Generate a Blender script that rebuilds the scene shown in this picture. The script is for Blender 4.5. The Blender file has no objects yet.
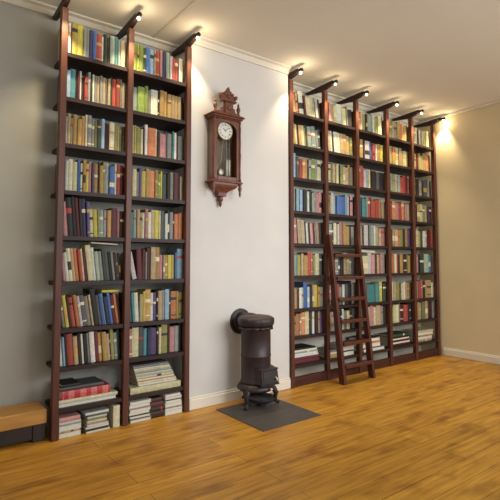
import bpy, math, random
from mathutils import Matrix, Vector
random.seed(7)
COL = bpy.context.scene.collection
R = math.radians

# ------------------------------------------------------------------ materials
def srgb(h):
    h = h.lstrip('#')
    c = [int(h[i:i+2], 16) / 255 for i in (0, 2, 4)]
    return tuple(x / 12.92 if x <= .04045 else ((x + .055) / 1.055) ** 2.4 for x in c) + (1,)

def shade(c, k):
    return tuple(min(1, x * k) for x in c[:3]) + (1,)

def base_mat(name, rough=.6, metal=0., spec=.5):
    m = bpy.data.materials.new(name); m.use_nodes = True
    b = m.node_tree.nodes['Principled BSDF']
    b.inputs['Roughness'].default_value = rough
    b.inputs['Metallic'].default_value = metal
    b.inputs['Specular IOR Level'].default_value = spec
    return m, m.node_tree, b

def noise_mat(name, c, k0=.8, k1=1.15, scale=8., rough=.6, metal=0., stretch=(1, 1, 1), bump=0., spec=.5, detail=4.):
    c = srgb(c) if isinstance(c, str) else c
    m, nt, b = base_mat(name, rough, metal, spec)
    tc = nt.nodes.new('ShaderNodeTexCoord'); mp = nt.nodes.new('ShaderNodeMapping')
    mp.inputs['Scale'].default_value = stretch
    no = nt.nodes.new('ShaderNodeTexNoise'); no.inputs['Scale'].default_value = scale; no.inputs['Detail'].default_value = detail
    rp = nt.nodes.new('ShaderNodeValToRGB')
    rp.color_ramp.elements[0].position = .3; rp.color_ramp.elements[1].position = .7
    rp.color_ramp.elements[0].color = shade(c, k0); rp.color_ramp.elements[1].color = shade(c, k1)
    nt.links.new(tc.outputs['Object'], mp.inputs['Vector']); nt.links.new(mp.outputs['Vector'], no.inputs['Vector'])
    nt.links.new(no.outputs['Fac'], rp.inputs['Fac']); nt.links.new(rp.outputs['Color'], b.inputs['Base Color'])
    if bump:
        bp = nt.nodes.new('ShaderNodeBump'); bp.inputs['Strength'].default_value = bump; bp.inputs['Distance'].default_value = .003
        nt.links.new(no.outputs['Fac'], bp.inputs['Height']); nt.links.new(bp.outputs['Normal'], b.inputs['Normal'])
    return m

def floor_mat():
    m, nt, b = base_mat('oak_planks', .42, 0, .35)
    N = nt.nodes.new; L = nt.links.new
    tc = N('ShaderNodeTexCoord')
    br = N('ShaderNodeTexBrick'); br.offset = .37; br.offset_frequency = 2
    br.inputs['Scale'].default_value = 1.; br.inputs['Brick Width'].default_value = 1.7; br.inputs['Row Height'].default_value = .15
    br.inputs['Mortar Size'].default_value = .0018; br.inputs['Mortar Smooth'].default_value = .3; br.inputs['Bias'].default_value = 0
    br.inputs['Color1'].default_value = srgb('bf9139'); br.inputs['Color2'].default_value = srgb('ab7f30'); br.inputs['Mortar'].default_value = srgb('5a3a15')
    L(tc.outputs['Object'], br.inputs['Vector'])
    mp = N('ShaderNodeMapping'); mp.inputs['Scale'].default_value = (1.2, 16, 1); L(tc.outputs['Object'], mp.inputs['Vector'])
    no = N('ShaderNodeTexNoise'); no.inputs['Scale'].default_value = 2.2; no.inputs['Detail'].default_value = 6; L(mp.outputs['Vector'], no.inputs['Vector'])
    rp = N('ShaderNodeValToRGB'); rp.color_ramp.elements[0].position = .3; rp.color_ramp.elements[1].position = .72
    rp.color_ramp.elements[0].color = (.66, .57, .45, 1); rp.color_ramp.elements[1].color = (1.12, 1.08, 1, 1); L(no.outputs['Fac'], rp.inputs['Fac'])
    mx = N('ShaderNodeMix'); mx.data_type = 'RGBA'; mx.blend_type = 'MULTIPLY'; mx.inputs['Factor'].default_value = 1
    L(br.outputs['Color'], mx.inputs['A']); L(rp.outputs['Color'], mx.inputs['B'])
    mp2 = N('ShaderNodeMapping'); mp2.inputs['Scale'].default_value = (2.2, 5, 1); L(tc.outputs['Object'], mp2.inputs['Vector'])
    n2 = N('ShaderNodeTexNoise'); n2.inputs['Scale'].default_value = 1.6; n2.inputs['Detail'].default_value = 2; L(mp2.outputs['Vector'], n2.inputs['Vector'])
    r2 = N('ShaderNodeValToRGB'); r2.color_ramp.elements[0].position = .28; r2.color_ramp.elements[1].position = .5
    r2.color_ramp.elements[0].color = (.52, .42, .32, 1); r2.color_ramp.elements[1].color = (1, 1, 1, 1); L(n2.outputs['Fac'], r2.inputs['Fac'])
    m2 = N('ShaderNodeMix'); m2.data_type = 'RGBA'; m2.blend_type = 'MULTIPLY'; m2.inputs['Factor'].default_value = .8
    L(mx.outputs['Result'], m2.inputs['A']); L(r2.outputs['Color'], m2.inputs['B'])
    L(m2.outputs['Result'], b.inputs['Base Color'])
    bp = N('ShaderNodeBump'); bp.inputs['Strength'].default_value = .25; bp.inputs['Distance'].default_value = .002
    L(br.outputs['Fac'], bp.inputs['Height']); bp.invert = True; L(bp.outputs['Normal'], b.inputs['Normal'])
    return m

M = {}
M['floor'] = floor_mat()
M['wall'] = noise_mat('warm_white_plaster', 'cbc8c3', .97, 1.03, 3, .85, bump=.05, spec=.2)
M['wall_back'] = noise_mat('alcove_plaster', 'cbc5b5', .96, 1.04, 3, .85, spec=.2)
M['wall_shade'] = noise_mat('shaded_alcove_plaster', 'a5a399', .96, 1.04, 3, .85, spec=.2)  # alcove plaster again, with the alcove's shade put into a darker colour
M['wall_right'] = noise_mat('right_plaster', 'd2c3a0', .97, 1.03, 3, .85, spec=.2)
M['ceiling'] = noise_mat('ceiling_paint', 'e2dccf', .98, 1.02, 2, .9, spec=.2)
M['trim'] = noise_mat('cream_gloss_paint', 'd9d2c2', .97, 1.03, 6, .5)
M['post'] = noise_mat('mahogany_stained_wood', '522b1c', .7, 1.25, 5, .45, stretch=(6, 6, .7), spec=.4)
M['shelf'] = noise_mat('dark_shelf_wood', '2e1e1b', .75, 1.25, 5, .5, stretch=(.7, 6, 6), spec=.3)
M['plinth'] = noise_mat('dark_red_plinth_wood', '43231a', .75, 1.25, 5, .5, stretch=(.7, 6, 6), spec=.3)
M['ladder'] = noise_mat('ladder_wood', '4c251a', .75, 1.25, 6, .4, stretch=(5, 5, .8), spec=.45)
M['clock'] = noise_mat('walnut_case', '683824', .65, 1.3, 9, .38, stretch=(5, 5, 1), spec=.5)
M['clock_back'] = noise_mat('clock_inner_board', '6b6055', .85, 1.1, 9, .6)
M['dial'] = noise_mat('enamel_dial', 'e6e6e0', .98, 1.02, 9, .3)
M['ink'] = noise_mat('black_enamel', '1c1a1a', .9, 1.1, 9, .4)
M['brass'] = noise_mat('polished_brass', 'c9b27a', .9, 1.1, 12, .3, .9)
M['silver'] = noise_mat('pale_pendulum_metal', 'd8d0c0', .95, 1.05, 12, .35, .3)
M['iron'] = noise_mat('brown_cast_iron', '33282a', .75, 1.25, 14, .48, .25, bump=.3)
M['iron_dark'] = noise_mat('black_cast_iron', '262223', .8, 1.2, 14, .5, .3, bump=.3)
M['mat'] = noise_mat('slate_plate', '413c3b', .85, 1.15, 16, .65)
M['lamp'] = noise_mat('black_lamp_metal', '1d1a19', .9, 1.1, 10, .4, .4)
M['honey'] = noise_mat('honey_pine', 'b58440', .8, 1.15, 5, .5, stretch=(.8, 6, 6))
M['dark'] = noise_mat('near_black_wood', '251b17', .85, 1.15, 6, .6)  # near-black brown for the bench parts below its top
M['pages'] = noise_mat('paper_edges', 'd0c5ae', .85, 1.08, 60, .85, stretch=(6, 1, 1), spec=.1)
M['paper'] = noise_mat('white_paper', 'd6d1c6', .9, 1.05, 30, .8, spec=.2)
gm, nt, gb = base_mat('clock_glass', .03)
gb.inputs['Transmission Weight'].default_value = 1; gb.inputs['IOR'].default_value = 1.02; gb.inputs['Base Color'].default_value = (.93, .93, .9, 1)
no = nt.nodes.new('ShaderNodeTexNoise'); no.inputs['Scale'].default_value = 4
mr = nt.nodes.new('ShaderNodeMapRange'); mr.inputs['To Min'].default_value = .02; mr.inputs['To Max'].default_value = .06
nt.links.new(no.outputs['Fac'], mr.inputs['Value']); nt.links.new(mr.outputs['Result'], gb.inputs['Roughness'])
M['glass'] = gm
em, nt, eb = base_mat('glowing_bulb', .3)
eb.inputs['Base Color'].default_value = (1, .95, .85, 1); eb.inputs['Emission Color'].default_value = (1, .9, .7, 1); eb.inputs['Emission Strength'].default_value = 6
M['bulb'] = em

PAL = dict(y=('yellow', 'c6b32e'), c=('cream', 'cfc39c'), w=('white', 'd4d0c6'), g=('lime green', '86a534'), G=('dark green', '33483c'),
           b=('blue', '3f70ad'), B=('light blue', '84aec4'), n=('navy', '333d63'), r=('red', 'b5402f'), R=('maroon', '642428'),
           o=('orange', 'cd7a3c'), O=('ochre', 'bb913f'), t=('teal', '3f8f8b'), k=('black', '262323'), d=('dark brown', '43291f'),
           s=('grey', '908f88'), S=('charcoal', '54585b'), p=('pink', 'bd8580'), v=('violet', '5d4d80'), e=('tan', 'b09a74'),
           l=('olive', '8f8a4a'), m=('grey green', '93a695'))
BM = {}
for k, (nm, hx) in PAL.items():
    for j in range(3):
        c = srgb(hx); f = (.8, 1., 1.2)[j]
        lum = .3 * c[0] + .55 * c[1] + .15 * c[2]; f *= .86
        c = tuple(min(1, (x * .82 + lum * .18 * wr) * f * random.uniform(.92, 1.08)) for x, wr in zip(c[:3], (1.12, 1, .82))) + (1,)
        BM[k, j] = noise_mat(nm.replace(' ', '_') + '_book_cloth', c, .78, 1.16, 38, .55, spec=.35)
BAND = [noise_mat('cream_title_panel', 'd8cfae', .8, 1.1, 120, .6), noise_mat('dark_title_panel', '2c2424', .7, 1.5, 120, .6),
        noise_mat('red_title_panel', 'a2382c', .8, 1.2, 120, .6), noise_mat('gilt_title_panel', 'b8974e', .75, 1.2, 120, .5)]

# ------------------------------------------------------------------ mesh builder
class MB:
    def __init__(s): s.v = []; s.f = []; s.m = []; s.sm = []
    def add(s, vs, fs, mi=0, smooth=False):
        o = len(s.v); s.v += [tuple(v) for v in vs]
        for i, f in enumerate(fs):
            s.f.append(tuple(o + j for j in f)); s.m.append(mi[i] if isinstance(mi, (list, tuple)) else mi); s.sm.append(smooth)
        return s
    def box(s, x0, x1, y0, y1, z0, z1, mi=0, bev=0.):
        if bev:
            b = min(bev, (x1-x0)*.45, (y1-y0)*.45, (z1-z0)*.45)
            vs = []; idx = {}
            for ix in (0, 1):
                for iy in (0, 1):
                    for iz in (0, 1):
                        X, Y, Z = (x0, x1)[ix], (y0, y1)[iy], (z0, z1)[iz]; sx, sy, sz = (1, -1)[ix]*b, (1, -1)[iy]*b, (1, -1)[iz]*b
                        idx[ix, iy, iz, 'x'] = len(vs); vs.append((X, Y+sy, Z+sz))
                        idx[ix, iy, iz, 'y'] = len(vs); vs.append((X+sx, Y, Z+sz))
                        idx[ix, iy, iz, 'z'] = len(vs); vs.append((X+sx, Y+sy, Z))
            I = idx; fs = []
            for a in (0, 1):
                q = [(0, 0), (1, 0), (1, 1), (0, 1)]
                f = [I[a, p, r, 'x'] for p, r in q]; fs.append(f if a else f[::-1])
                f = [I[p, a, r, 'y'] for p, r in q]; fs.append(f[::-1] if a else f)
                f = [I[p, r, a, 'z'] for p, r in q]; fs.append(f if a else f[::-1])
            for p in (0, 1):
                for r in (0, 1):
                    fl = p == r
                    f = [I[p, r, 0, 'x'], I[p, r, 0, 'y'], I[p, r, 1, 'y'], I[p, r, 1, 'x']]; fs.append(f[::-1] if fl else f)
                    f = [I[p, 0, r, 'x'], I[p, 0, r, 'z'], I[p, 1, r, 'z'], I[p, 1, r, 'x']]; fs.append(f if fl else f[::-1])
                    f = [I[0, p, r, 'y'], I[0, p, r, 'z'], I[1, p, r, 'z'], I[1, p, r, 'y']]; fs.append(f[::-1] if fl else f)
                    for t in (0, 1):
                        f = [I[p, r, t, 'x'], I[p, r, t, 'y'], I[p, r, t, 'z']]; fs.append(f if (p+r+t) % 2 else f[::-1])
            return s.add(vs, fs, mi)
        vs = [(x, y, z) for x in (x0, x1) for y in (y0, y1) for z in (z0, z1)]
        return s.add(vs, [(0, 1, 3, 2), (4, 6, 7, 5), (0, 4, 5, 1), (2, 3, 7, 6), (0, 2, 6, 4), (1, 5, 7, 3)], mi)
    def lathe(s, prof, c, axis='z', n=28, mi=0, wob=0, wn=0, smooth=True):
        """prof: (radius, height) pairs; closed at both ends"""
        vs = []; fs = []
        for (r, h) in prof:
            for k in range(n):
                a = 2 * math.pi * k / n; rr = r * (1 + (wob * math.cos(wn * a) if wob else 0))
                p = (rr * math.cos(a), rr * math.sin(a), h)
                if axis == 'y': p = (p[0], h, p[1])
                if axis == 'x': p = (h, p[0], p[1])
                vs.append((c[0] + p[0], c[1] + p[1], c[2] + p[2]))
        for i in range(len(prof) - 1):
            for k in range(n):
                k2 = (k + 1) % n; fs.append((i*n+k, i*n+k2, (i+1)*n+k2, (i+1)*n+k))
        fs.append(tuple(range(n))[::-1]); fs.append(tuple((len(prof)-1)*n + k for k in range(n)))
        return s.add(vs, fs, mi, smooth)
    def prism(s, pts, y0, y1, mi=0):
        """polygon (x,z) pulled from y0 to y1"""
        n = len(pts); vs = [(x, y0, z) for x, z in pts] + [(x, y1, z) for x, z in pts]
        fs = [tuple(range(n)), tuple(range(n, 2*n))[::-1]] + [(i, i+n, (i+1) % n + n, (i+1) % n) for i in range(n)]
        return s.add(vs, fs, mi)
    def prismx(s, pts, x0, x1, mi=0):
        n = len(pts); vs = [(x0, y, z) for y, z in pts] + [(x1, y, z) for y, z in pts]
        fs = [tuple(range(n))[::-1], tuple(range(n, 2*n))] + [(i, (i+1) % n, (i+1) % n + n, i+n) for i in range(n)]
        return s.add(vs, fs, mi)
    def tube(s, path, rad, n=10, mi=0):
        pts = [Vector(p) for p in path]; rs = rad if isinstance(rad, (list, tuple)) else [rad]*len(pts); vs = []; fs = []
        for i, p in enumerate(pts):
            t = (pts[min(i+1, len(pts)-1)] - pts[max(i-1, 0)]).normalized()
            u = t.orthogonal().normalized() if i == 0 else (u - t * u.dot(t)).normalized(); w = t.cross(u)
            for k in range(n):
                a = 2*math.pi*k/n; vs.append(p + (u*math.cos(a) + w*math.sin(a))*rs[i])
        for i in range(len(pts)-1):
            for k in range(n): k2 = (k+1) % n; fs.append((i*n+k, i*n+k2, (i+1)*n+k2, (i+1)*n+k))
        fs.append(tuple(range(n))[::-1]); fs.append(tuple((len(pts)-1)*n+k for k in range(n)))
        return s.add(vs, fs, mi, True)
    def mesh(s, name, mats):
        me = bpy.data.meshes.new(name); me.from_pydata(s.v, [], s.f)
        for m in (mats if isinstance(mats, (list, tuple)) else [mats]): me.materials.append(m)
        me.polygons.foreach_set('material_index', s.m); me.polygons.foreach_set('use_smooth', s.sm)
        import bmesh
        bm = bmesh.new(); bm.from_mesh(me); bmesh.ops.recalc_face_normals(bm, faces=bm.faces); bm.to_mesh(me); bm.free()
        me.update(); return me
    def build(s, name, mats, parent=None, loc=(0, 0, 0), rot=(0, 0, 0)):
        o = bpy.data.objects.new(name, s.mesh(name, mats)); COL.objects.link(o)
        o.location = loc; o.rotation_euler = rot
        if parent: o.parent = parent
        return o

def empty(name, loc, rot=(0, 0, 0)):
    o = bpy.data.objects.new(name, None); COL.objects.link(o); o.location = loc; o.rotation_euler = rot; o.empty_display_size = .05
    return o
def tag(o, label, cat, group=None, kind=None):
    o['label'] = label; o['category'] = cat
    if group: o['group'] = group
    if kind: o['kind'] = kind
    return o
def struct(name, mb, m):
    o = mb.build(name, m); o['kind'] = 'structure'; return o

# ------------------------------------------------------------------ room
H = 3.07; D = .28; XR = 5.56; BX0, BX1 = 1.893, 2.972
struct('floor', MB().box(-1.6, XR + .1, -5.2, D + .1, -.1, 0), M['floor'])
struct('ceiling', MB().box(-1.6, XR + .1, -5.2, D + .1, H, H + .1), M['ceiling'])
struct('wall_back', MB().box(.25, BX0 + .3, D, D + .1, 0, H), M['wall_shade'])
struct('wall_alcove', MB().box(BX0 + .3, XR + .1, D, D + .1, 0, H), M['wall_back'])
struct('wall_chimney', MB().box(BX0, BX1, 0, D, 0, H), M['wall'])
struct('wall_right', MB().box(XR, XR + .1, -5.2, D, 0, H), M['wall_right'])
struct('wall_left_light_block', MB().box(-.9, .25, -1.25, D + .1, 0, H), M['wall'])  # unseen wall block, set close in to keep light off the left alcove
struct('baseboard_chimney', MB().box(BX0 - .004, BX1 + .004, -.018, 0, 0, .085, bev=.006).box(BX0-.002, BX1+.002, -.012, 0, .085, .1, bev=.004), M['trim'])
struct('baseboard_right', MB().box(XR - .018, XR, -5.2, -.04, 0, .085, bev=.006).box(XR - .012, XR, -5.2, -.04, .085, .1, bev=.004), M['trim'])
struct('trim_1', MB().prismx([(0, H), (-.055, H), (-.055, H-.012), (-.03, H-.02), (-.012, H-.05), (-.012, H-.062), (0, H-.062)], BX0, BX1), M['trim'])
struct('trim_2', MB().prismx([(D, H), (D-.07, H), (D-.07, H-.012), (D-.04, H-.02), (D-.015, H-.05), (D, H-.05)], -.9 + 1.15, BX0), M['trim'])
struct('trim_3', MB().prismx([(D, H), (D-.07, H), (D-.07, H-.012), (D-.04, H-.02), (D-.015, H-.05), (D, H-.05)], BX1, XR - .04), M['trim'])
struct('trim_4', MB().box(1.64, 1.652, -1.0, D - .07, H - .006, H), M['trim'])
struct('trim_5', MB().box(XR - .04, XR, -5.2, D, H - .03, H, bev=.008), M['trim'])

# ------------------------------------------------------------------ bookcases
SHZ = [2.652, 2.335, 2.006, 1.678, 1.362, 1.048, .730, .470, .200]
LP = [.869, 1.357, 1.862]
RP = [3.000, 3.484, 3.975, 4.516, 5.012, 5.500]
PW = .0225; BEAM0, BEAM1 = 2.965, 3.035
def bookcase(name, posts, label, plinth):
    root = empty(name, ((posts[0] + posts[-1]) / 2, 0, 0)); cx = root.location.x
    tag(root, label, 'bookcase')
    for p in posts:
        x = p - cx
        MB().box(x - PW, x + PW, -.025, .025, 0, BEAM0, bev=.004).build('upright', M['post'], root)
        MB().prismx([(.262, BEAM1 - .045), (.03, BEAM0), (-.07, BEAM0 + .02), (-.12, BEAM0 + .035), (-.12, BEAM1 - .0), (.2, BEAM1 - .018), (.262, BEAM1 - .02)], x - .016, x + .016).build('top_bracket', M['shelf'], root)
    x0, x1 = posts[0] - cx + .008, posts[-1] - cx + PW
    for z in SHZ:
        b = MB().box(x0, x1, .0255, .278, z - .028, z, bev=.002)
        for a, c in zip(posts[:-1], posts[1:]): b.box(a - cx + PW, c - cx - PW, -.012, .0255, z - .028, z)
        b.build('shelf', M['shelf'], root)
    if plinth:
        b = MB()
        for a, c in zip(posts[:-1], posts[1:]): b.box(a - cx + PW, c - cx - PW, -.012, .012, 0, .092)
        b.build('plinth', M['plinth'], root)
    return root
bookcase('bookcase', LP, 'tall narrow dark wooden bookcase of two bays left of the wall clock', False)
bookcase('bookcase', RP, 'wide dark wooden bookcase of five bays with a ladder leaning on it', True)

# spotlights at the end of each bracket
ORD = ['first', 'second', 'third', 'fourth', 'fifth', 'sixth', 'seventh', 'eighth', 'ninth', 'tenth', 'eleventh', 'twelfth', 'thirteenth',
       'fourteenth', 'fifteenth', 'sixteenth', 'seventeenth', 'eighteenth', 'nineteenth', 'twentieth', 'twenty-first', 'twenty-second', 'twenty-third', 'twenty-fourth', 'twenty-fifth', 'twenty-sixth']
lamp_mesh = None
for side, posts in (('left', LP), ('right', RP)):
    for i, p in enumerate(posts):
        r = empty('spotlight', (p, -.145, 3.012))
        tag(r, 'small lit black spotlight on top of the %s upright from left, %s bookcase' % (ORD[i], side), 'spotlight', 'spotlights along the tops of the bookcases')
        if lamp_mesh is None:
            a = MB().lathe([(.007, -.028), (.018, -.026), (.018, .018), (.012, .0245)], (0, 0, .0), 'y', 16).mesh('lamp_cap', M['lamp'])
            c = MB().lathe([(.004, -.036), (.011, -.033), (.014, -.024), (.011, -.016), (.008, -.012)], (0, -.006, 0), 'z', 16).mesh('bulb', M['bulb'])
            lamp_mesh = (a, c)
        for nm, me in zip(('lamp_cap', 'bulb'), lamp_mesh):
            o = bpy.data.objects.new(nm, me); COL.objects.link(o); o.parent = r
        ld = bpy.data.lights.new('spot_glow', 'POINT'); ld.energy = 1.3 if (side, i) in (('L', 2), ('left', 1), ('left', 2), ('right', 0), ('right', 5)) else .7; ld.color = (1, .8, .5); ld.shadow_soft_size = .02
        lo = bpy.data.objects.new('spot_glow', ld); COL.objects.link(lo); lo.location = (p, -.153, 2.945)
        ld = bpy.data.lights.new('spot_beam', 'SPOT'); ld.energy = 32 if (side, i) in (('left', 2), ('right', 0)) else 46; ld.color = (1, .82, .52); ld.shadow_soft_size = .015; ld.spot_size = R(82); ld.spot_blend = .8
        lo = bpy.data.objects.new('spot_beam', ld); COL.objects.link(lo); lo.location = (p, -.135, 2.965); lo.rotation_euler = (R(6), 0, 0)

# ------------------------------------------------------------------ books
def book_mb(t, h, dd, bands, fore=False):
    """spine toward -Y, origin at bottom left of the spine; returns (cover, pages)"""
    c = MB(); e = min(.0022, t * .18); by = min(.004, t * .2)
    Y = (lambda y: dd - y) if fore else (lambda y: y)
    def bx(mb, x0, x1, y0, y1, z0, z1):
        a, b = sorted((Y(y0), Y(y1))); mb.box(x0, x1, a, b, z0, z1)
    bx(c, 0, e, by, dd, 0, h); bx(c, t - e, t, by, dd, 0, h)
    zs = [0] + [v for b in bands for v in (b[0] * h, b[1] * h)] + [h]
    ms = []; 
    for i in range(len(zs) - 1): ms.append(0 if i % 2 == 0 else 1)
    xs = [(0, by), (t * .25, by * .3), (t * .5, 0), (t * .75, by * .3), (t, by)]
    vs = [(x, Y(y), z) for z in zs for x, y in xs]; fs = []; mi = []
    for i in range(len(zs) - 1):
        for j in range(4):
            fs.append((i*5+j, i*5+j+1, (i+1)*5+j+1, (i+1)*5+j)); mi.append(ms[i])
    c.add(vs, fs, mi)
    # inner face of the spine so the cover is closed
    iv = [(x, Y(y + .0015), z) for z in (0, h) for x, y in xs]
    c.add(iv, [(j, j+5, j+6, j+1) for j in range(4)], 0)
    p = MB(); bx(p, e, t - e, by + .0016, dd - .004, .003, h - .003)
    return c, p

FX, FY, FZ = .5917, .7957, .0
def area(x, z, w, h):
    dep = x * .603 + (3.3075) * .795 + (z - 1.188) * .062
    return w * h / dep ** 3 * 3.3

BOOKS = []   # filled first, linked after ranking
BAYNAME = {('L', 0): 'left bay of left bookcase', ('L', 1): 'right bay of left bookcase', ('R', 0): 'first bay of right bookcase',
           ('R', 1): 'second bay of right bookcase', ('R', 2): 'third bay of right bookcase', ('R', 3): 'fourth bay of right bookcase', ('R', 4): 'fifth bay of right bookcase'}
ROWNAME = ['top shelf', 'second shelf down', 'third shelf down', 'fourth shelf down', 'fifth shelf down', 'sixth shelf down', 'seventh shelf down', 'eighth shelf down', 'lowest shelf']
def row(side, bay, r, spec, lean=0., hh=.222, var=.018, x_in=0., x_out=0.):
    posts = LP if side == 'L' else RP
    xa, xb = posts[bay] + PW * .6 + x_in, posts[bay + 1] - PW * .6 - x_out
    z = SHZ[r] + .0005
    its = []
    for tk in spec.split():
        c = tk[0]; rest = tk[1:].split(':'); w = float(rest[0])
        h = float(rest[1]) / 100 if len(rest) > 1 else hh + random.uniform(-var, var)
        if r == 7: h = min(h, .226)
        ln = float(rest[2]) if len(rest) > 2 else lean
        its.append([c, w, h, ln])
    tot = sum(i[1] for i in its)
    # lead-in for the leaning run
    lead = 0
    if its[0][3] > 0:
        kk = (xb - xa) / sum(i[1] for i in its) * .85; off = 0
        for _, w_, h_, l_ in its:
            lead = max(lead, h_ * math.sin(R(l_)) - off + .006); off += w_ * kk
    avail = xb - xa - lead - .002 * len(its)
    extra = sum(.0 for i in its)
    k = avail / sum(w / math.cos(R(l)) for _, w, _, l in its)
    x = xa + lead; prev = its[0][3]
    for c, w, h, ln in its:
        t = w * k
        if ln < prev: x += max(0, 0)
        BOOKS.append(dict(side=side, bay=bay, row=r, c=c, t=t, h=min(h, .3), ln=ln, x=x, z=z, dd=random.uniform(.13, .17), y=.03 + random.uniform(-.004, .012),
                          ar=area(x, z, t, h), pos=0, n=0, j=random.choice((0, 1, 1, 2))))
        x += t / math.cos(R(ln)) + .0018
        prev = ln

# transcribed from the photograph, left to right
LA = ["c1.5:24 d1 w2 d1 y4.5:25 y4.5:25 m2 s2 n3 b3 r4.5 w1.5 G3 d2 m4 t3 s2 c5",
      "v2 B3 t4 d1 R1.5 w1.5 d2:18 r2.5:19 s2 d1 w1.5 s2 e2 s2 e2 s2 e2 G1.5 r3 r3 s1.5 c3",
      "w2:20 s1.5:20 e2 e2 O3 O3 O2.5 c1.5:24 s3:24 s2 l2 G3 B2.5 d2 R1.5 c4 l2.5 e1.5 l2 G2",
      "S3 w2 c3 c3 b2 w1.5 O2 y2 p2 v1.5 O3 d1 O2.5 l1.5 s3 b4 w1.5 r2.5 R3",
      "p3:24:5 k4:27:5 k2.5:28:5 R2.5:27.5:5 d2:27:4 n3:27:4 v2:25:3 c2.5:20:3 y3:20:3 l1.5:20:2 m3:20:1 s2.5:20 O3:20 R5:22 p2:20 d3:20",
      "p2 w2.5 c3 e2.5:23 o3:23 r2.5 c1.5 R2.5 c4.5:25.5 w2.5:24 m3 s3 G2 S3 k2.5 s2 d2 S2 d2",
      "s2 y2.5 d2 r3 o2.5 w2 S3.5 s3 c1.5 k4:26 S2 b2.5 B1 n3 b2 R2.5 o2 d2",
      "w2.5 B1.5 k1.5 r4.5 e3 d2.5 w1.5 k3 s1.5 w3.5 R3 O2.5 O3.5 c2 d1 l2.5 m2.5 G2"]
for r, s in enumerate(LA): row('L', 0, r, s, [0, 0, 0, 0, 0, 7, 9, 5][r], [.222, .215, .215, .225, .215, .215, .215, .21][r])
LB = ["G1.5 g4 y1 g3 G2 b3 B3 c1 r3 p2:24 n3:24 m2.5 w2 r2.5:20 r2.5:20 w1 c3.5:22",
      "s2 m3 g4.5 g2 s2 w4.5 d1 O2.5 O2.5 O2.5 e2 O2.5 e2 d2",
      "c3.5 y1 l2.5 c1.5 d1 w2:25 o5:23 c1 d1.5 p4:20 S1.5 s3 t1 w1.5 R1.5 m3.5",
      "e2.5 c2.5 s1.5 v1.5 y2.5 O2 o3.5 O2 g1.5 y1 G3 k2 s2.5 R3 d1 c2",
      "c2.5 t1.5 m2 e2 O2 w1.5 p2 w2 c2.5 y3 c1 S3 w2 n1.5 s2.5 d1 o3 o3",
      "w3:21:12 R3.5:23:3 R2:23 s1 d2.5:24 e3.5:25 O3:25 p2.5:19 e1.5:19 O2:19 y2.5:19 y2.5:19 b1.5 B4.5:24",
      "S2.5:22:5 t1.5:22:5 w2.5:22:4 e2 y1.5 O3.5 w2 v2 d1 e2.5 s2 B3 d1 o4 O1.5 l2.5",
      "p4 c4 S3 t2 n2 v4 d1 c1.5 l4 d1.5 p3.5 s2.5 k2"]
for r, s in enumerate(LB): row('L', 1, r, s, 0, [.225, .215, .225, .215, .215, .215, .225, .215][r])
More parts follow.
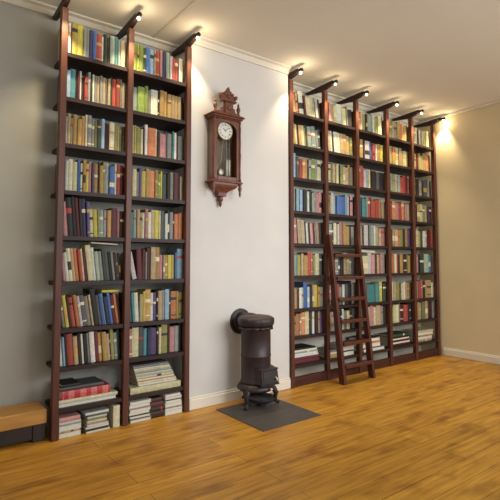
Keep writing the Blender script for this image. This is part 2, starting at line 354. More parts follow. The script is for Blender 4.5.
RR = [["o2 e2 o1.5 d1 w3.5:25 R1.5 c3.5 c2 m2 s2 d2", "e1.5 O2 c1.5 d1 O2 c2.5 l1 G1 m3 m3 s2.5 S2", "d1 s1.5 B2.5:25 G1 S1.5 r2.5 o2 O2 d1 m2 g3 m2 c2.5 w1",
       "p1 d1 s1.5 k1 B2 k1 B2 k1.5 G1.5 w1.5 k1.5 m1.5 s1.5 p2.5 p2", "w2 p3:24 e2.5:24 c2.5:23 d1 w1.5 k1.5 p2 R1.5 s1.5 e2 d2", "B2.5 s1.5 t1.5 y2 c1.5 O2.5 r2.5:23 p1.5 l1.5 c3 S2",
       "m1.5 c1 l1.5 R1.5 w1.5 m1.5 b2.5:25 B1.5 d1.5 p1 y2.5 O1.5 s2", "m2 d1 l1.5 o2.5 e1.5 o3 c3.5:23 d1 G1 w1.5 m1 d2 e1.5 v1.5 R1.5"],
      ["R2 d1 p1.5 e2 c2 w3.5 c3 s1 k3", "d2 e1.5 w1 d1 w2.5:23 c1 e2.5 O2 e2 l2", "c2.5 c2 l1.5 e2 c1.5 G1 l2 c1.5 e2 O1.5 s2", "d1 O1 c1.5 l1 w1.5:23 B1.5 n1:20 b2:20 b2:20 b2:20 B1.5 w1 d1 p2",
       "s2 k1 m2 G1 c2 e1 w1.5 p2.5:24 O1.5:24 O3 k1 s2.5", "d1 e2 c2 O1 s2 S1.5 k2 e2 O1.5 s2 S1.5", "c2 p2 d1 R2 r2 s2 w1.5 G1 S2 k2 s2", "e3 O1 s2 O2 c2 k1 w1.5 s1.5 c2 d2 S2"],
      ["R1.5 p2 c1 l2 k1 m2 s1 w1 l2 c2 k1", "r2 r1.5 O2 k1 w3 b1 v1 r1.5 r1 w1 O2 y2", "r3:25 r2:25 w1.5 s1.5 c1 d1 k2.5 S2 k3", "v2 p1 n1 t2.5 m1 r1.5 d1 r3 r2 o1.5 e2",
       "p1.5 e2 d1 w2.5 k1 s1 m2 w1 e2 c1 p2.5", "c3 c3.5 w2 p2 d1 e2 p1.5 s1.5", "s3 d1 S1 t3.5 t2 y1.5 G1.5", "s2 G2:24 e1.5 p1.5 c1 e2 s1.5 d1"],
      ["m2 d1 l2 e1 s2 O2 o1.5 c1 O1.5 d1", "d1 l2 e1.5 O2 c2 e1.5 O1.5 c2 l1", "e2 c1.5 m1 l2 w1 s2 r2 r2 d1 r1", "p1.5 r2 o2 p2 r2 o1.5 p1.5 e1.5",
       "s1 r2 d1 O1.5 e2 o1.5 l2 d1 O1.5 v2", "d1 r2 o1.5 c1.5 r1 d1 O2 d2 l1 O1.5", "d1 p2 w1 e1.5 l2 G1 c1.5 w1 e1.5 O1.5 d1", "l2 g1 c1.5 c1.5 l1 R2 r2.5 d1 n1"],
      ["e1.5 d1 s1.5 c1 k1 w1 s1 l2 c1.5 d1", "r1.5 o1.5 e1 R1 O1 l2 e1.5 o2 d1", "e1.5 O1 k2 s1.5 k1 S2 s1 d1", "w1 m1.5 k1 O1.5 c1.5 l1.5 e1 n1 R1.5",
       "e2 c1.5 l1 k1 w1.5 p1 R1.5 r1", "e1.5 p1.5 k1 G2 m2.5 t1.5 v1", "d1.5 w1 r1.5 p1 d1 O1 e2 c1", "e2 O1.5 s1 l2 e1.5 d1.5 R1 s1"]]
for b, rows_ in enumerate(RR):
    for r, s in enumerate(rows_):
        row('R', b, r, s, 7 if (b, r) == (0, 0) else 5 if (b, r) == (0, 1) else 4 if (b, r) in ((0, 4), (1, 1), (1, 0)) else 0, .215 if r < 6 else .205)

def bands_for():
    q = random.random()
    if q < .7: return [], 0
    if q < .86: a = random.uniform(.55, .75); return [(a, a + random.uniform(.06, .14))], random.choice((0, 0, 1, 2, 3))
    if q < .95: a = random.uniform(.1, .16); b = random.uniform(.55, .7); return [(a, a + .04), (b, b + .1)], random.choice((0, 1, 3))
    a = random.uniform(.25, .35); return [(a, a + random.uniform(.15, .3))], random.choice((0, 0, 1, 3))

# neighbours and ordinals for the labels
from collections import defaultdict, Counter
byrow = defaultdict(list)
for b in BOOKS: byrow[b['side'], b['bay'], b['row']].append(b)
for key, lst in byrow.items():
    nm = [PAL[b['c']][0] for b in lst]; n = len(lst)
    med = sorted(b['t'] for b in lst)[n // 2]
    cand = []
    for i, b in enumerate(lst):
        sz = 'thick ' if b['t'] > med * 1.45 else 'thin ' if b['t'] < med * .66 else ''
        tilt = 'leaning ' if b['ln'] >= 5 else ''
        own = tilt + sz + nm[i] + ' book'
        if i == 0: cand.append(own + ' first from left')
        elif i == n - 1: cand.append(own + ' last on right')
        else: cand.append(own + ' between %s and %s ones' % (nm[i-1], nm[i+1]))
    cnt = Counter((nm[i-1], nm[i], nm[i+1]) if 0 < i < n - 1 else ('end', i) for i in range(n))
    for i, b in enumerate(lst):
        k3 = (nm[i-1], nm[i], nm[i+1]) if 0 < i < n - 1 else ('end', i)
        head = cand[i] if cnt[k3] == 1 else '%s book %s from left' % (nm[i], ORD[i])
        lab = '%s, %s, %s' % (head, ROWNAME[key[2]], BAYNAME[key[0], key[1]])
        if len(lab.split()) > 16: lab = '%s, %s, %s' % (head, ROWNAME[key[2]].replace(' shelf', ''), BAYNAME[key[0], key[1]].replace(' of', ''))
        if len(lab.split()) > 16: lab = '%s book %s from left, %s, %s' % (nm[i], ORD[i], ROWNAME[key[2]], BAYNAME[key[0], key[1]])
        b['label'] = lab
BOOKS.sort(key=lambda b: -b['ar'])
NIND = 300
for b in BOOKS[:NIND]:
    bands, bm_ = bands_for()
    cov, pg = book_mb(b['t'], b['h'], b['dd'], bands)
    o = cov.build('book', [BM[b['c'], b['j']], BAND[bm_]], None, (b['x'], b['y'], b['z']), (0, -R(b['ln']), 0))
    pg.build('page_block', M['pages'], o)
    tag(o, b['label'], 'book', 'books standing on the %s of the %s bookcase' % (ROWNAME[b['row']], 'left' if b['side'] == 'L' else 'right'))
allm = []; midx = {}
st = MB()
def mi_of(m):
    if m.name not in midx: midx[m.name] = len(allm); allm.append(m)
    return midx[m.name]
for b in BOOKS[NIND:]:
    bands, bm_ = bands_for(); cov, pg = book_mb(b['t'], b['h'], b['dd'], bands)
    mt = Matrix.Translation((b['x'], b['y'], b['z'])) @ Matrix.Rotation(-R(b['ln']), 4, 'Y')
    a, c = mi_of(BM[b['c'], b['j']]), mi_of(BAND[bm_]); pgi = mi_of(M['pages'])
    st.add([mt @ Vector(v) for v in cov.v], cov.f, [a if m == 0 else c for m in cov.m])
    st.add([mt @ Vector(v) for v in pg.v], pg.f, pgi)
tag(st.build('books', allm), 'many narrow books filling the gaps along the shelves of both bookcases', 'books', kind='stuff')

# books and magazines lying flat, bottom to top: (colour, thickness, width along x, depth, x offset, turn, 's' spine or 'p' page edges to the front)
POSW = {1: ['only'], 2: ['bottom', 'top'], 3: ['bottom', 'middle', 'top']}
def stack(x0, y0, z0, items, where, group, item='book'):
    z = z0; n = len(items)
    for i, (c, t, w, dd, dx, rz, fr) in enumerate(items):
        ps = POSW[n][i] if n <= 3 else 'bottom' if i == 0 else 'top' if i == n - 1 else ORD[i]
        bands, bm_ = bands_for()
        cov, pg = book_mb(t, w, dd, bands if fr == 's' else [], fr == 'p')
        o = cov.build(item, [BM[c, 1 + i % 2], BAND[bm_]], None, (x0 + dx, y0, z + t + .0006), (0, R(90), R(rz)))
        pg.build('page_block', M['paper' if fr == 'p' else 'pages'], o)
        pos = {'bottom': 'at bottom of', 'top': 'on top of', 'middle': 'in middle of', 'only': 'alone on'}.get(ps, ps + ' from bottom in')
        tag(o, '%s %s %s %s' % (PAL[c][0], item, pos, where), item, group)
        z += t + .0008
    return z
zt = SHZ[8]
# left bookcase, left bay, lowest shelf
gs = 'books lying flat on the lowest shelf of the left bookcase'
z = stack(.898, .012, zt, [('w', .022, .40, .2, 0, 0, 'p'), ('c', .022, .41, .2, .0, 0, 's')], 'long flat pile, lowest shelf, left bay of left bookcase', gs)
# red album with a pattern on its spine
o = empty('album', (.915, .018, z + .001)); tag(o, 'thick red album with pale spine ornaments lying on long white books', 'album')
c, p = book_mb(.055, .34, .2, [(.04, .06), (.14, .26), (.38, .5), (.6, .72), (.84, .96)])
cc = c.build('cover', [noise_mat('red_album_cloth', 'a82c34', .8, 1.2, 30, .5), noise_mat('pink_ornament', 'c46a62', .6, 1.4, 90, .5)], o, (0, 0, .055), (0, R(90), 0)); p.build('page_block', M['pages'], o, (0, 0, .055), (0, R(90), 0))
z += .057
z = stack(.893, .03, z, [('S', .022, .30, .2, .02, 0, 's'), ('k', .018, .12, .18, .03, 0, 's')], 'dark pair lying on red album, left bookcase', gs)
# left bookcase, right bay, lowest shelf
z = z = stack(1.405, .008, zt, [('c', .046, .42, .24, 0, 0, 's')], 'long pale base under the magazine pile, left bookcase', gs)
z = stack(1.462, .03, z, [(c, t, .325 - .003 * i, .22, .014 - .0042 * i, random.uniform(-.8, .8), 'p' if i % 3 == 0 else 's') for i, (c, t) in enumerate(
    [('w', .014), ('c', .015), ('o', .007), ('e', .016), ('c', .014), ('m', .012), ('e', .011), ('s', .014), ('c', .013), ('m', .011), ('s', .012), ('S', .010)])],
    'magazine pile, lowest shelf, right bay of left bookcase', 'magazines piled on the lowest shelf of the left bookcase', 'magazine')
gf = 'books stacked on the floor under the left bookcase'
stack(.9, -.005, 0, [('c', .032, .148, .22, .0, 0, 'p'), ('e', .012, .14, .2, .0, 0, 's'), ('w', .034, .15, .22, 0, 0, 'p'), ('s', .010, .145, .2, 0, 0, 's'), ('w', .012, .148, .2, 0, 0, 'p'), ('p', .03, .14, .2, 0, 0, 's')],
      'floor stack, left end under left bookcase', gf)
stack(1.072, -.02, 0, [('c', .014, .17, .2, .005, 1, 'p'), ('k', .012, .165, .2, -.005, 1, 's'), ('s', .016, .168, .2, 0, 1, 'p'), ('w', .012, .15, .2, .01, -1, 'p'), ('e', .016, .13, .2, .01, 0, 's'), ('c', .010, .14, .18, .01, -1, 'p'),
                        ('l', .014, .13, .2, .015, 2, 's'), ('m', .012, .14, .2, .01, -1, 'p'), ('S', .010, .15, .2, .015, 1, 's'), ('s', .018, .17, .2, -.004, 1, 'p')],
      'floor stack beneath red album, left bookcase', gf)
cov, pg = book_mb(.048, .15, .13, []); o = cov.build('book', [BM['c', 2], BAND[0]], None, (1.272, -.01, .0005), (0, 0, 0)); pg.build('page_block', M['pages'], o)
tag(o, 'cream boxed book standing upright on floor beside second upright, left bookcase', 'book', gf)
stack(1.39, -.01, 0, [('c', .020, .165, .2, .01, 0, 'p'), ('S', .010, .16, .2, .012, 0, 's'), ('w', .014, .16, .2, .005, -2, 'p'), ('k', .008, .17, .2, 0, 0, 's'), ('c', .020, .165, .22, .0, 1, 'p'), ('w', .018, .165, .2, .005, -1, 'p'),
                      ('s', .010, .165, .2, 0, 0, 's'), ('c', .022, .17, .2, 0, 2, 'p'), ('w', .022, .17, .2, .005, 0, 'p')],
      'pale left floor stack, right bay of left bookcase', gf)
stack(1.575, .0, 0, [('d', .045, .1, .2, .0, 0, 's'), ('k', .03, .098, .2, .003, 0, 's'), ('R', .038, .1, .2, -.008, 0, 's'), ('d', .03, .09, .2, -.01, 0, 's')],
      'dark middle floor stack, right bay of left bookcase', gf)
stack(1.682, -.01, 0, [('c', .034, .15, .2, 0, 0, 'p'), ('w', .016, .15, .2, .0, 1, 'p'), ('s', .010, .145, .2, -.002, 0, 's'), ('c', .026, .145, .2, .0, -1, 'p'), ('w', .02, .14, .2, .002, 0, 'p'), ('k', .006, .14, .2, 0, 0, 's'), ('e', .02, .145, .2, 0, 0, 'p'), ('w', .018, .135, .2, 0, 0, 'p')],
      'pale floor stack, right end of left bookcase', gf)
# right bookcase, lowest shelf
gr_ = 'books lying flat on the lowest shelf of the right bookcase'
BN = ['first', 'second', 'third', 'fourth', 'fifth']
def rs(b, x, items): stack(RP[b] + PW + x, .012, zt, items, 'flat pile, lowest shelf, %s bay of right bookcase' % BN[b], gr_)
rs(0, .002, [('R', .034, .36, .2, 0, 0, 's'), ('R', .030, .35, .2, .005, 0, 's'), ('B', .018, .34, .2, .01, 0, 'p'), ('w', .016, .33, .2, .01, 0, 'p'), ('m', .016, .33, .2, .005, 0, 's'), ('c', .016, .32, .2, .01, 0, 'p'), ('k', .014, .3, .2, .01, 0, 's')])
rs(1, .01, [('O', .04, .16, .2, 0, 0, 's'), ('e', .022, .15, .2, .005, 0, 'p'), ('s', .02, .15, .2, .005, 0, 's')])
stack(RP[1] + PW + .2, .012, zt, [('c', .04, .2, .2, 0, 0, 'p'), ('k', .012, .2, .2, 0, 0, 's'), ('w', .04, .2, .2, .005, 0, 'p'), ('s', .02, .19, .2, .005, 0, 's')], 'pile behind the ladder, lowest shelf of right bookcase', gr_)
rs(2, .05, [('w', .03, .36, .2, .02, 0, 'p'), ('S', .012, .36, .2, .02, 0, 's'), ('c', .04, .3, .2, .01, 0, 'p'), ('o', .022, .29, .2, .01, 0, 's'), ('w', .03, .28, .2, .02, 0, 'p'), ('k', .012, .26, .2, .02, 0, 's')])
rs(3, .01, [('d', .03, .36, .2, .02, 0, 's'), ('w', .018, .36, .2, .01, 0, 'p'), ('R', .024, .36, .2, .01, 0, 's'), ('c', .016, .35, .2, .01, 0, 'p'), ('k', .02, .34, .2, .01, 0, 's'), ('G', .024, .36, .2, .02, 0, 's')])
rs(4, .01, [('e', .03, .3, .2, .04, 0, 's'), ('c', .03, .32, .2, .03, 0, 'p'), ('O', .018, .34, .2, .04, 0, 's'), ('w', .03, .34, .2, .03, 0, 'p'), ('c', .024, .36, .2, .02, 0, 's')])

# loose books lying across the tops of the upright ones
def flat(side, r, x, c, t, w, dd, ry, label):
    """rests on the tallest upright books under it"""
    y = .034; zt_ = 0
    for b in BOOKS:
        if b['side'] == side and b['row'] == r:
            l = R(b['ln']); xl, xr = b['x'] - b['h'] * math.sin(l), b['x'] + b['t'] * math.cos(l)
            if xr > x - .01 and xl < x + w + .01:
                zt_ = max(zt_, b['z'] + b['h'] * math.cos(l) + b['t'] * math.sin(l))
    cov, pg = book_mb(t, w, dd, []); o = cov.build('book', [BM[c, 2], BAND[0]], None, (x, y, zt_ + t + .001 + w * math.sin(R(max(ry, 0)))), (0, R(90 + ry), 0)); pg.build('page_block', M['pages'], o)
    tag(o, label, 'book', 'books laid across upright ones')
flat('L', 5, 1.10, 'c', .010, .20, .15, 3, 'cream booklet lying across leaning books, sixth shelf down, left bay of left bookcase')
flat('L', 6, 1.185, 'y', .018, .14, .15, 0, 'yellow booklet lying on leaning books, seventh shelf down, left bay of left bookcase')
flat('R', 5, 4.02, 'c', .026, .3, .16, 2, 'cream book lying on upright books, sixth shelf down, third bay of right bookcase')
flat('R', 6, 3.68, 'k', .022, .22, .16, 0, 'black book lying on upright books, seventh shelf down, behind ladder')

# ------------------------------------------------------------------ ladder
LX0, LX1 = 3.474, 3.912
lad = empty('ladder', ((LX0 + LX1) / 2, -.2, 0)); tag(lad, 'dark red wooden step ladder leaning on second bay of the right bookcase', 'ladder')
yb, yt, zt_ = -.215, -.050, 1.46
def ly(z): return yb + (yt - yb) * z / zt_
ox, oy = lad.location.x, lad.location.y
for x in (LX0, LX1):
    pts = [(ly(0) - .032 - oy, 0), (ly(0) + .032 - oy, 0), (ly(zt_) + .02 - oy, zt_ - .015), (ly(zt_) + .005 - oy, zt_), (ly(zt_) - .02 - oy, zt_)]
    MB().prismx(pts, x - .018 - ox, x + .018 - ox).build('rail', M['ladder'], lad)
for z in (1.262, 1.036, .822, .606, .394, .180):
    y = ly(z) - oy
    MB().box(LX0 + .018 - ox, LX1 - .018 - ox, y - .05, y + .035, z - .032, z, bev=.004).build('rung', M['ladder'], lad)

# ------------------------------------------------------------------ wall clock
CX = 2.179; W2 = .127; CD = .11
ck = empty('wall_clock', (CX, 0, 1.65)); tag(ck, 'ornate brown wooden pendulum clock with white dial hanging on the chimney wall', 'clock')
Z = lambda z: z - 1.65
b = MB().box(-W2, W2, -.014, -.0005, Z(1.862), Z(2.385))
b.build('back_board', M['clock_back'], ck)
b = MB()
b.box(-W2, -W2 + .012, -.026, -.014, Z(1.862), Z(2.385)).box(-W2, -W2 + .012, -CD + .012, -CD + .028, Z(1.862), Z(2.385)).box(-W2, -W2 + .012, -CD + .028, -.026, Z(1.862), Z(1.9)).box(-W2, -W2 + .012, -CD + .028, -.026, Z(2.34), Z(2.385))
b.box(-W2 + .003, -W2 + .006, -CD + .028, -.026, Z(1.9), Z(2.34), 1)
b.box(W2 - .012, W2, -CD + .012, -.014, Z(1.862), Z(2.385))
b.box(-W2 + .012, W2 - .012, -CD + .012, -.014, Z(1.862), Z(1.875)).box(-W2 + .012, W2 - .012, -CD + .012, -.014, Z(2.37), Z(2.385))
b.build('case', [M['clock'], M['clock_back']], ck)
# door: frame with arched top corners, and its pane
d = MB(); f = .026
d.box(-W2 + .004, -W2 + .004 + f, -CD - .006, -CD + .012, Z(1.866), Z(2.382), bev=.004).box(W2 - .004 - f, W2 - .004, -CD - .006, -CD + .012, Z(1.866), Z(2.382), bev=.004)
d.box(-W2 + .03, W2 - .03, -CD - .006, -CD + .012, Z(1.866), Z(1.9), bev=.004).box(-W2 + .03, W2 - .03, -CD - .006, -CD + .012, Z(2.365), Z(2.382))
iw = W2 - .03; zc = Z(2.292); zt2 = Z(2.366)
for sx in (-1, 1):
    arc = [(sx * iw * math.cos(a), zc + iw * .72 * math.sin(a)) for a in [math.pi / 2 * k / 8 for k in range(9)]]
    d.prism(arc + [(0, zt2), (sx * iw, zt2)], -CD - .004, -CD + .01)
door = d.build('door', M['clock'], ck)
MB().box(-iw, iw, -CD + .002, -CD + .004, Z(1.898), Z(2.366)).build('glass_pane', M['glass'], door)
# turned columns on the front corners
for sx in (-1, 1):
    pr = []
    for z, r in ((1.868, .012), (1.885, .014), (1.9, .009), (1.92, .012), (1.98, .009), (2.06, .012), (2.1, .014), (2.12, .009), (2.2, .012), (2.28, .010), (2.33, .013), (2.35, .009), (2.37, .013), (2.383, .013)): pr.append((r, Z(z)))
    MB().lathe(pr, (sx * (W2 + .003), -CD - .004, 0), 'z', 14).build('column', M['clock'], ck)
# cornice
c = MB()
for (z0, z1, ex, fy) in ((2.385, 2.396, .012, .014), (2.396, 2.412, .026, .026), (2.412, 2.424, .04, .038), (2.424, 2.432, .03, .03)):
    c.box(-W2 - ex, W2 + ex, -CD - fy, -.0005, Z(z0), Z(z1), bev=.004)
c.build('cornice', M['clock'], ck)
# carved pediment with scrolls, openings beside a central block
p = MB()
half = [(0, 2.432), (.135, 2.432), (.135, 2.446), (.098, 2.45), (.082, 2.462), (.078, 2.485), (.062, 2.49), (.055, 2.475), (.045, 2.475), (.045, 2.535), (.075, 2.548), (.098, 2.57), (.108, 2.598), (.094, 2.606), (.08, 2.586), (.066, 2.594), (.062, 2.615), (.04, 2.612), (.034, 2.632), (.018, 2.636), (.012, 2.655), (0, 2.668)]
PX = .008
half = [(x * .84, z) for x, z in half]
poly = [(PX + x, Z(z)) for x, z in half] + [(PX - x, Z(z)) for x, z in half[::-1] if x > 0]
p.prism(poly, -CD - .012, -CD + .013)
p.box(PX - .042, PX + .042, -CD - .024, -CD - .01, Z(2.432), Z(2.53), bev=.004).box(PX - .076, PX + .076, -CD - .03, -CD + .018, Z(2.535), Z(2.55), bev=.004)
for sx in (-1, 1):
    p.lathe([(.004, 0), (.016, .002), (.016, .02), (.004, .024)], (PX + sx * .074, -CD - .022, Z(2.585)), 'y', 14)
    p.lathe([(.004, 0), (.012, .002), (.012, .02), (.004, .024)], (PX + sx * .038, -CD - .022, Z(2.605)), 'y', 12)
p.lathe([(.004, 0), (.022, .002), (.026, .014), (.022, .024)], (PX, -CD - .034, Z(2.485)), 'y', 16)
p.lathe([(.004, 0), (.018, .002), (.02, .014), (.016, .024)], (PX, -CD - .022, Z(2.585)), 'y', 14)
p.build('pediment', M['clock'], ck)
FIN = [(.010, 0), (.016, .006), (.016, .016), (.009, .022), (.014, .04), (.019, .055), (.015, .072), (.008, .082), (.011, .09), (.008, .104), (.002, .118)]
for sx in (-1, 1):
    MB().lathe(FIN, (sx * .118, -CD + .0, Z(2.432)), 'z', 14).build('finial', M['clock'], ck)
    MB().lathe([(.07*.1, -.112), (.007, -.1), (.012, -.085), (.008, -.075), (.013, -.06), (.017, -.04), (.011, -.022), (.015, -.012), (.016, 0)], (sx * .134, -CD - .002, Z(1.848)), 'z', 14).build('drop_finial', M['clock'], ck)
# base moulding, bracket and pendant
m_ = MB()
for (z0, z1, ex, fy) in ((1.848, 1.857, .03, .022), (1.857, 1.866, .02, .016)): m_.box(-W2 - ex, W2 + ex, -CD - fy, -.0005, Z(z0), Z(z1), bev=.003)
m_.build('base_moulding', M['clock'], ck)
br = MB(); prof = [(1.0, 1.848), (.96, 1.83), (.86, 1.812), (.66, 1.795), (.44, 1.782), (.34, 1.768), (.3, 1.752)]
vs = []; fs = []
for k, z in prof: sh = -.014 * (1 - k); fy = -CD * (.35 + .65 * k); vs += [(sh - W2 * k, fy, Z(z)), (sh + W2 * k, fy, Z(z)), (sh + W2 * k, -.001, Z(z)), (sh - W2 * k, -.001, Z(z))]
for i in range(len(prof) - 1):
    for j in range(4): j2 = (j + 1) % 4; fs.append((i*4+j, i*4+j2, (i+1)*4+j2, (i+1)*4+j))
fs += [(0, 1, 2, 3), tuple((len(prof)-1)*4 + j for j in (3, 2, 1, 0))]
br.add(vs, fs); br.box(-.055, .035, -.06, -.001, Z(1.738), Z(1.754), bev=.004)
br.build('bracket', M['clock'], ck)
MB().lathe([(.003, -.092), (.009, -.08), (.016, -.066), (.012, -.052), (.02, -.04), (.026, -.024), (.018, -.01), (.022, 0)], (-.012, -.03, Z(1.74)), 'z', 16).build('pendant', M['clock'], ck)
# dial with numerals and hands
dz = Z(2.296); dy = -.078
dial = MB().lathe([(.071, 0), (.071, -.004), (.065, -.006), (.002, -.0062)], (0, dy, dz), 'y', 40).build('dial', M['dial'], ck)
rim = MB(); n = 40; vs = []; fs = []
for k in range(n):
    a = 2 * math.pi * k / n
    for r, y in ((.071, -.003), (.072, -.010), (.077, -.008), (.078, 0)): vs.append((r * math.cos(a), dy + y, dz + r * math.sin(a)))
for k in range(n):
    for j in range(3): k2 = (k + 1) % n; fs.append((k*4+j, k2*4+j, k2*4+j+1, k*4+j+1))
rim.add(vs, fs, 0, True).build('bezel', M['brass'], dial)
num = MB()
ROM = ['XII', 'I', 'II', 'III', 'IIII', 'V', 'VI', 'VII', 'VIII', 'IX', 'X', 'XI']
def stroke(x0, z0, x1, z1, w, A, y):
    dx, dz_ = x1 - x0, z1 - z0; l = math.hypot(dx, dz_); nx, nz = -dz_ / l * w / 2, dx / l * w / 2
    q = [(x0 + nx, z0 + nz), (x1 + nx, z1 + nz), (x1 - nx, z1 - nz), (x0 - nx, z0 - nz)]
    ca, sa = math.cos(A), math.sin(A)
    q = [(x * ca + z * sa, -x * sa + z * ca) for x, z in q]
    num.prism([(x, dz + z) for x, z in q], y, y + .0006)
for h, s in enumerate(ROM):
    A = 2 * math.pi * h / 12; wd = {'I': .0045, 'V': .0075, 'X': .0075}; tot = sum(wd[ch] for ch in s); x = -tot / 2; r0, r1 = .044, .060; y = dy - .0070
    for ch in s:
        w = wd[ch]
        if ch == 'I': stroke(x + w/2, r0, x + w/2, r1, .0024, A, y)
        if ch == 'V': stroke(x + .001, r1, x + w/2, r0, .0024, A, y); stroke(x + w - .001, r1, x + w/2, r0, .0012, A, y)
        if ch == 'X': stroke(x + .001, r1, x + w - .001, r0, .0024, A, y); stroke(x + w - .001, r1, x + .001, r0, .0012, A, y)
        x += w
num.build('numerals', M['ink'], dial)
for ang, ln, w in ((R(-52), .032, .005), (R(48), .046, .0035)):
    hd = MB(); ca, sa = math.cos(ang), math.sin(ang)
    q = [(-w/2, -.008), (w/2, -.008), (w * .6, ln * .7), (0, ln), (-w * .6, ln * .7)]
    hd.prism([(x * ca + z * sa, dz - x * sa + z * ca) for x, z in q], dy - .0095, dy - .008)
    hd.build('hand', M['ink'], dial)
# movement behind the dial, pendulum, weight lines
MB().box(-.05, .05, dy + .001, -.02, dz - .045, dz + .05, bev=.004).build('movement', M['brass'], ck)
pd = MB().tube([(0, -.05, dz - .04), (-.02, -.05, Z(1.975))], .003).build('pendulum_rod', M['brass'], ck)
MB().lathe([(.003, .008), (.022, .007), (.030, 0), (.022, -.007), (.003, -.009)], (-.022, -.05, Z(1.945)), 'y', 24).build('pendulum_bob', M['silver'], pd)
for x in (.035, .062):
    w_ = MB().tube([(x, -.055, dz - .045), (x, -.055, Z(2.06))], .0018)
    w_.lathe([(.003, Z(1.915)), (.009, Z(1.92)), (.009, Z(2.05)), (.003, Z(2.06))], (x, -.055, 0), 'z', 16)
    w_.build('weight', M['silver'], ck)

# ------------------------------------------------------------------ stove
SX, SY = 2.398, -.225
sv = empty('stove', (SX, SY, 0)); tag(sv, 'small round brown cast iron stove on curved legs before the chimney wall', 'stove')
MB().lathe([(.05, .185), (.128, .187), (.131, .205), (.123, .212), (.123, .40), (.1255, .403), (.1255, .415), (.123, .418), (.123, .622), (.128, .626), (.128, .644), (.05, .646)], (0, 0, 0), 'z', 40).build('body', M['iron'], sv)
MB().lathe([(.05, .128), (.138, .13), (.154, .138), (.158, .15), (.152, .166), (.142, .178), (.132, .188), (.05, .19)], (0, 0, 0), 'z', 48, 0, .015, 12).build('skirt', M['iron'], sv)
MB().lathe([(.05, .642), (.13, .644), (.138, .650), (.146, .658), (.152, .668), (.155, .688), (.154, .704), (.148, .714), (.135, .721), (.118, .729), (.07, .735), (.02, .737)], (0, 0, 0), 'z', 48, 0, .02, 14).build('lid', M['iron'], sv)
od = MB(); n = 112; vs = []; fs = []
for k in range(n):
    a = 2 * math.pi * k / n; q = abs(math.cos(7 * a))
    for r_, z_ in ((.1285, .644), (.1385 + .006 * q, .643), (.139 + .007 * q, .635 - .012 * q), (.133, .629 - .010 * q), (.1285, .629)): vs.append((r_ * math.cos(a), r_ * math.sin(a), z_))
for k in range(n):
    for m_ in range(5): k2 = (k + 1) % n; m2 = (m_ + 1) % 5; fs.append((k*5+m_, k2*5+m_, k2*5+m2, k*5+m2))
od.add(vs, fs, 0, True)
od.build('rim_ornament', M['iron'], sv)
# flue into the wall
fl = MB().lathe([(.066, -SY - .012), (.066, .1), (.071, .098), (.071, .05), (.04, .048)], (0, 0, .676), 'y', 28).build('flue_pipe', M['iron'], sv)
MB().lathe([(.03, -SY - .0005), (.108, -SY - .0005), (.110, -SY - .008), (.100, -SY - .016), (.088, -SY - .012), (.076, -SY - .02), (.064, -SY - .03), (.04, -SY - .03)], (0, 0, .662), 'y', 36).build('wall_rosette', M['iron_dark'], fl)
# ash door box on the front
bx = MB(); x0, x1 = -.082, .082
bx.prismx([(-.10, .200), (-.188, .200), (-.195, .212), (-.180, .305), (-.165, .322), (-.10, .335)], x0, x1)
bx.box(x0 - .008, x1 + .008, -.196, -.18, .195, .208, bev=.003).box(x0 - .008, x1 + .008, -.182, -.11, .312, .324, bev=.003)
box_o = bx.build('door_housing', M['iron'], sv)
dr = MB().add([(-.07, -.1985, .214), (.07, -.1985, .214), (.07, -.187, .302), (-.07, -.187, .302), (-.07, -.192, .214), (.07, -.192, .214), (.07, -.1805, .302), (-.07, -.1805, .302)],
              [(0, 1, 2, 3), (4, 7, 6, 5), (0, 4, 5, 1), (1, 5, 6, 2), (2, 6, 7, 3), (3, 7, 4, 0)]).build('door', M['iron_dark'], box_o)
MB().tube([(.045, -.193, .255), (.045, -.212, .255), (.045, -.218, .245), (.045, -.216, .23)], .005).build('latch', M['silver'], dr)
MB().lathe([(.003, -.185), (.011, -.18), (.012, -.17), (.006, -.16), (.006, -.14)], (0.02, 0, .158), 'y', 14).build('knob', M['silver'], sv)
for A in (R(205), R(329), R(88)):
    path = [(r_ * math.cos(A), r_ * math.sin(A), z_) for r_, z_ in ((.11, .15), (.148, .130), (.168, .098), (.160, .06), (.164, .032), (.19, .014))]
    MB().tube(path, [.03, .026, .021, .016, .014, .0135], 12).build('leg', M['iron_dark'], sv)
MB().lathe([(.02, .034), (.09, .036), (.112, .046), (.12, .066), (.116, .07), (.107, .054), (.03, .044)], (.03, -.03, 0), 'z', 32, 0, .02, 10).lathe([(.03, .002), (.04, .006), (.03, .02), (.03, .035)], (.03, -.03, 0), 'z', 20).build('ash_tray', M['iron_dark'], sv)
tag(MB().box(-.288, .288, -.303, .303, .0004, .006, bev=.002).build('floor_plate', M['mat'], None, (2.362, -.42, 0)), 'dark grey square floor plate under the iron stove', 'floor plate')
sv.location.z = .0062

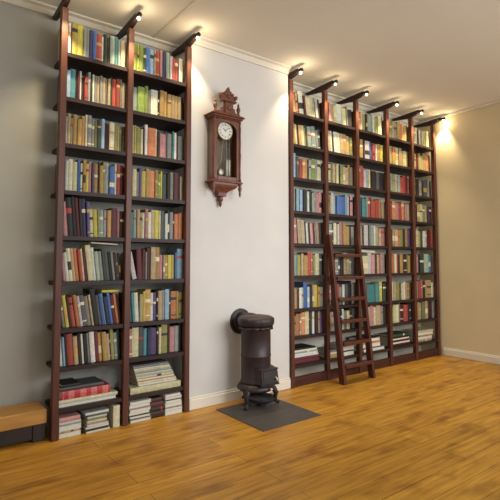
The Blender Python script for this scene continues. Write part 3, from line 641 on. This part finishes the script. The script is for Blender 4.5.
# low bench end left of the left bookcase
bn = empty('low_bench', (.585, .14, 0)); tag(bn, 'low bench with honey wood top left of the left bookcase', 'bench')
MB().box(-.24, .245, -.12, .12, .115, .205, bev=.006).build('bench_top', M['honey'], bn)
for x in (-.2, .2): MB().box(x - .04, x + .04, -.11, .11, 0, .115, bev=.004).build('leg', M['dark'], bn)
MB().box(-.16, .16, -.10, -.08, .02, .115).build('apron', M['dark'], bn)

# ------------------------------------------------------------------ light
w = bpy.data.worlds.new('World'); bpy.context.scene.world = w; w.use_nodes = True
bg = w.node_tree.nodes['Background']; bg.inputs['Color'].default_value = (.93, .98, 1.04, 1); bg.inputs['Strength'].default_value = .82
def area_light(loc, target, size, energy, color, spread=180):
    ld = bpy.data.lights.new('front_fill_light', 'AREA'); ld.shape = 'RECTANGLE'; ld.size, ld.size_y = size; ld.energy = energy; ld.color = color; ld.spread = R(spread)
    o = bpy.data.objects.new('front_fill_light', ld); COL.objects.link(o); o.location = loc
    o.rotation_euler = (Vector(target) - Vector(loc)).to_track_quat('-Z', 'Y').to_euler()
area_light((4.6, -4.6, 1.9), (2.6, 0, 1.2), (2.2, 1.8), 62, (.97, .98, 1), 150)
area_light((2.8, -4.8, 2.3), (2.8, 0, .95), (1.6, 1.2), 19, (.97, .98, 1), 75)  # added narrow fill, no window behind it; brightens the wall and floor beside it

# ------------------------------------------------------------------ camera
yaw, tilt, fpx = .648556, .0619965, 463.67
F = Vector((math.sin(yaw) * math.cos(tilt), math.cos(yaw) * math.cos(tilt), math.sin(tilt))); Rv = Vector((math.cos(yaw), -math.sin(yaw), 0)); U = Rv.cross(F)
cd = bpy.data.cameras.new('Camera'); cd.sensor_width = 36; cd.lens = fpx / 500 * 36; cd.shift_y = -17.5 / 500; cd.clip_start = .05
cam = bpy.data.objects.new('Camera', cd); COL.objects.link(cam)
mt = Matrix((Rv, U, -F)).transposed().to_4x4(); mt.translation = (0, -3.3075, 1.18788); cam.matrix_world = mt
bpy.context.scene.camera = cam
bpy.context.scene.view_settings.view_transform = 'Standard'
bpy.context.scene.view_settings.exposure = 0
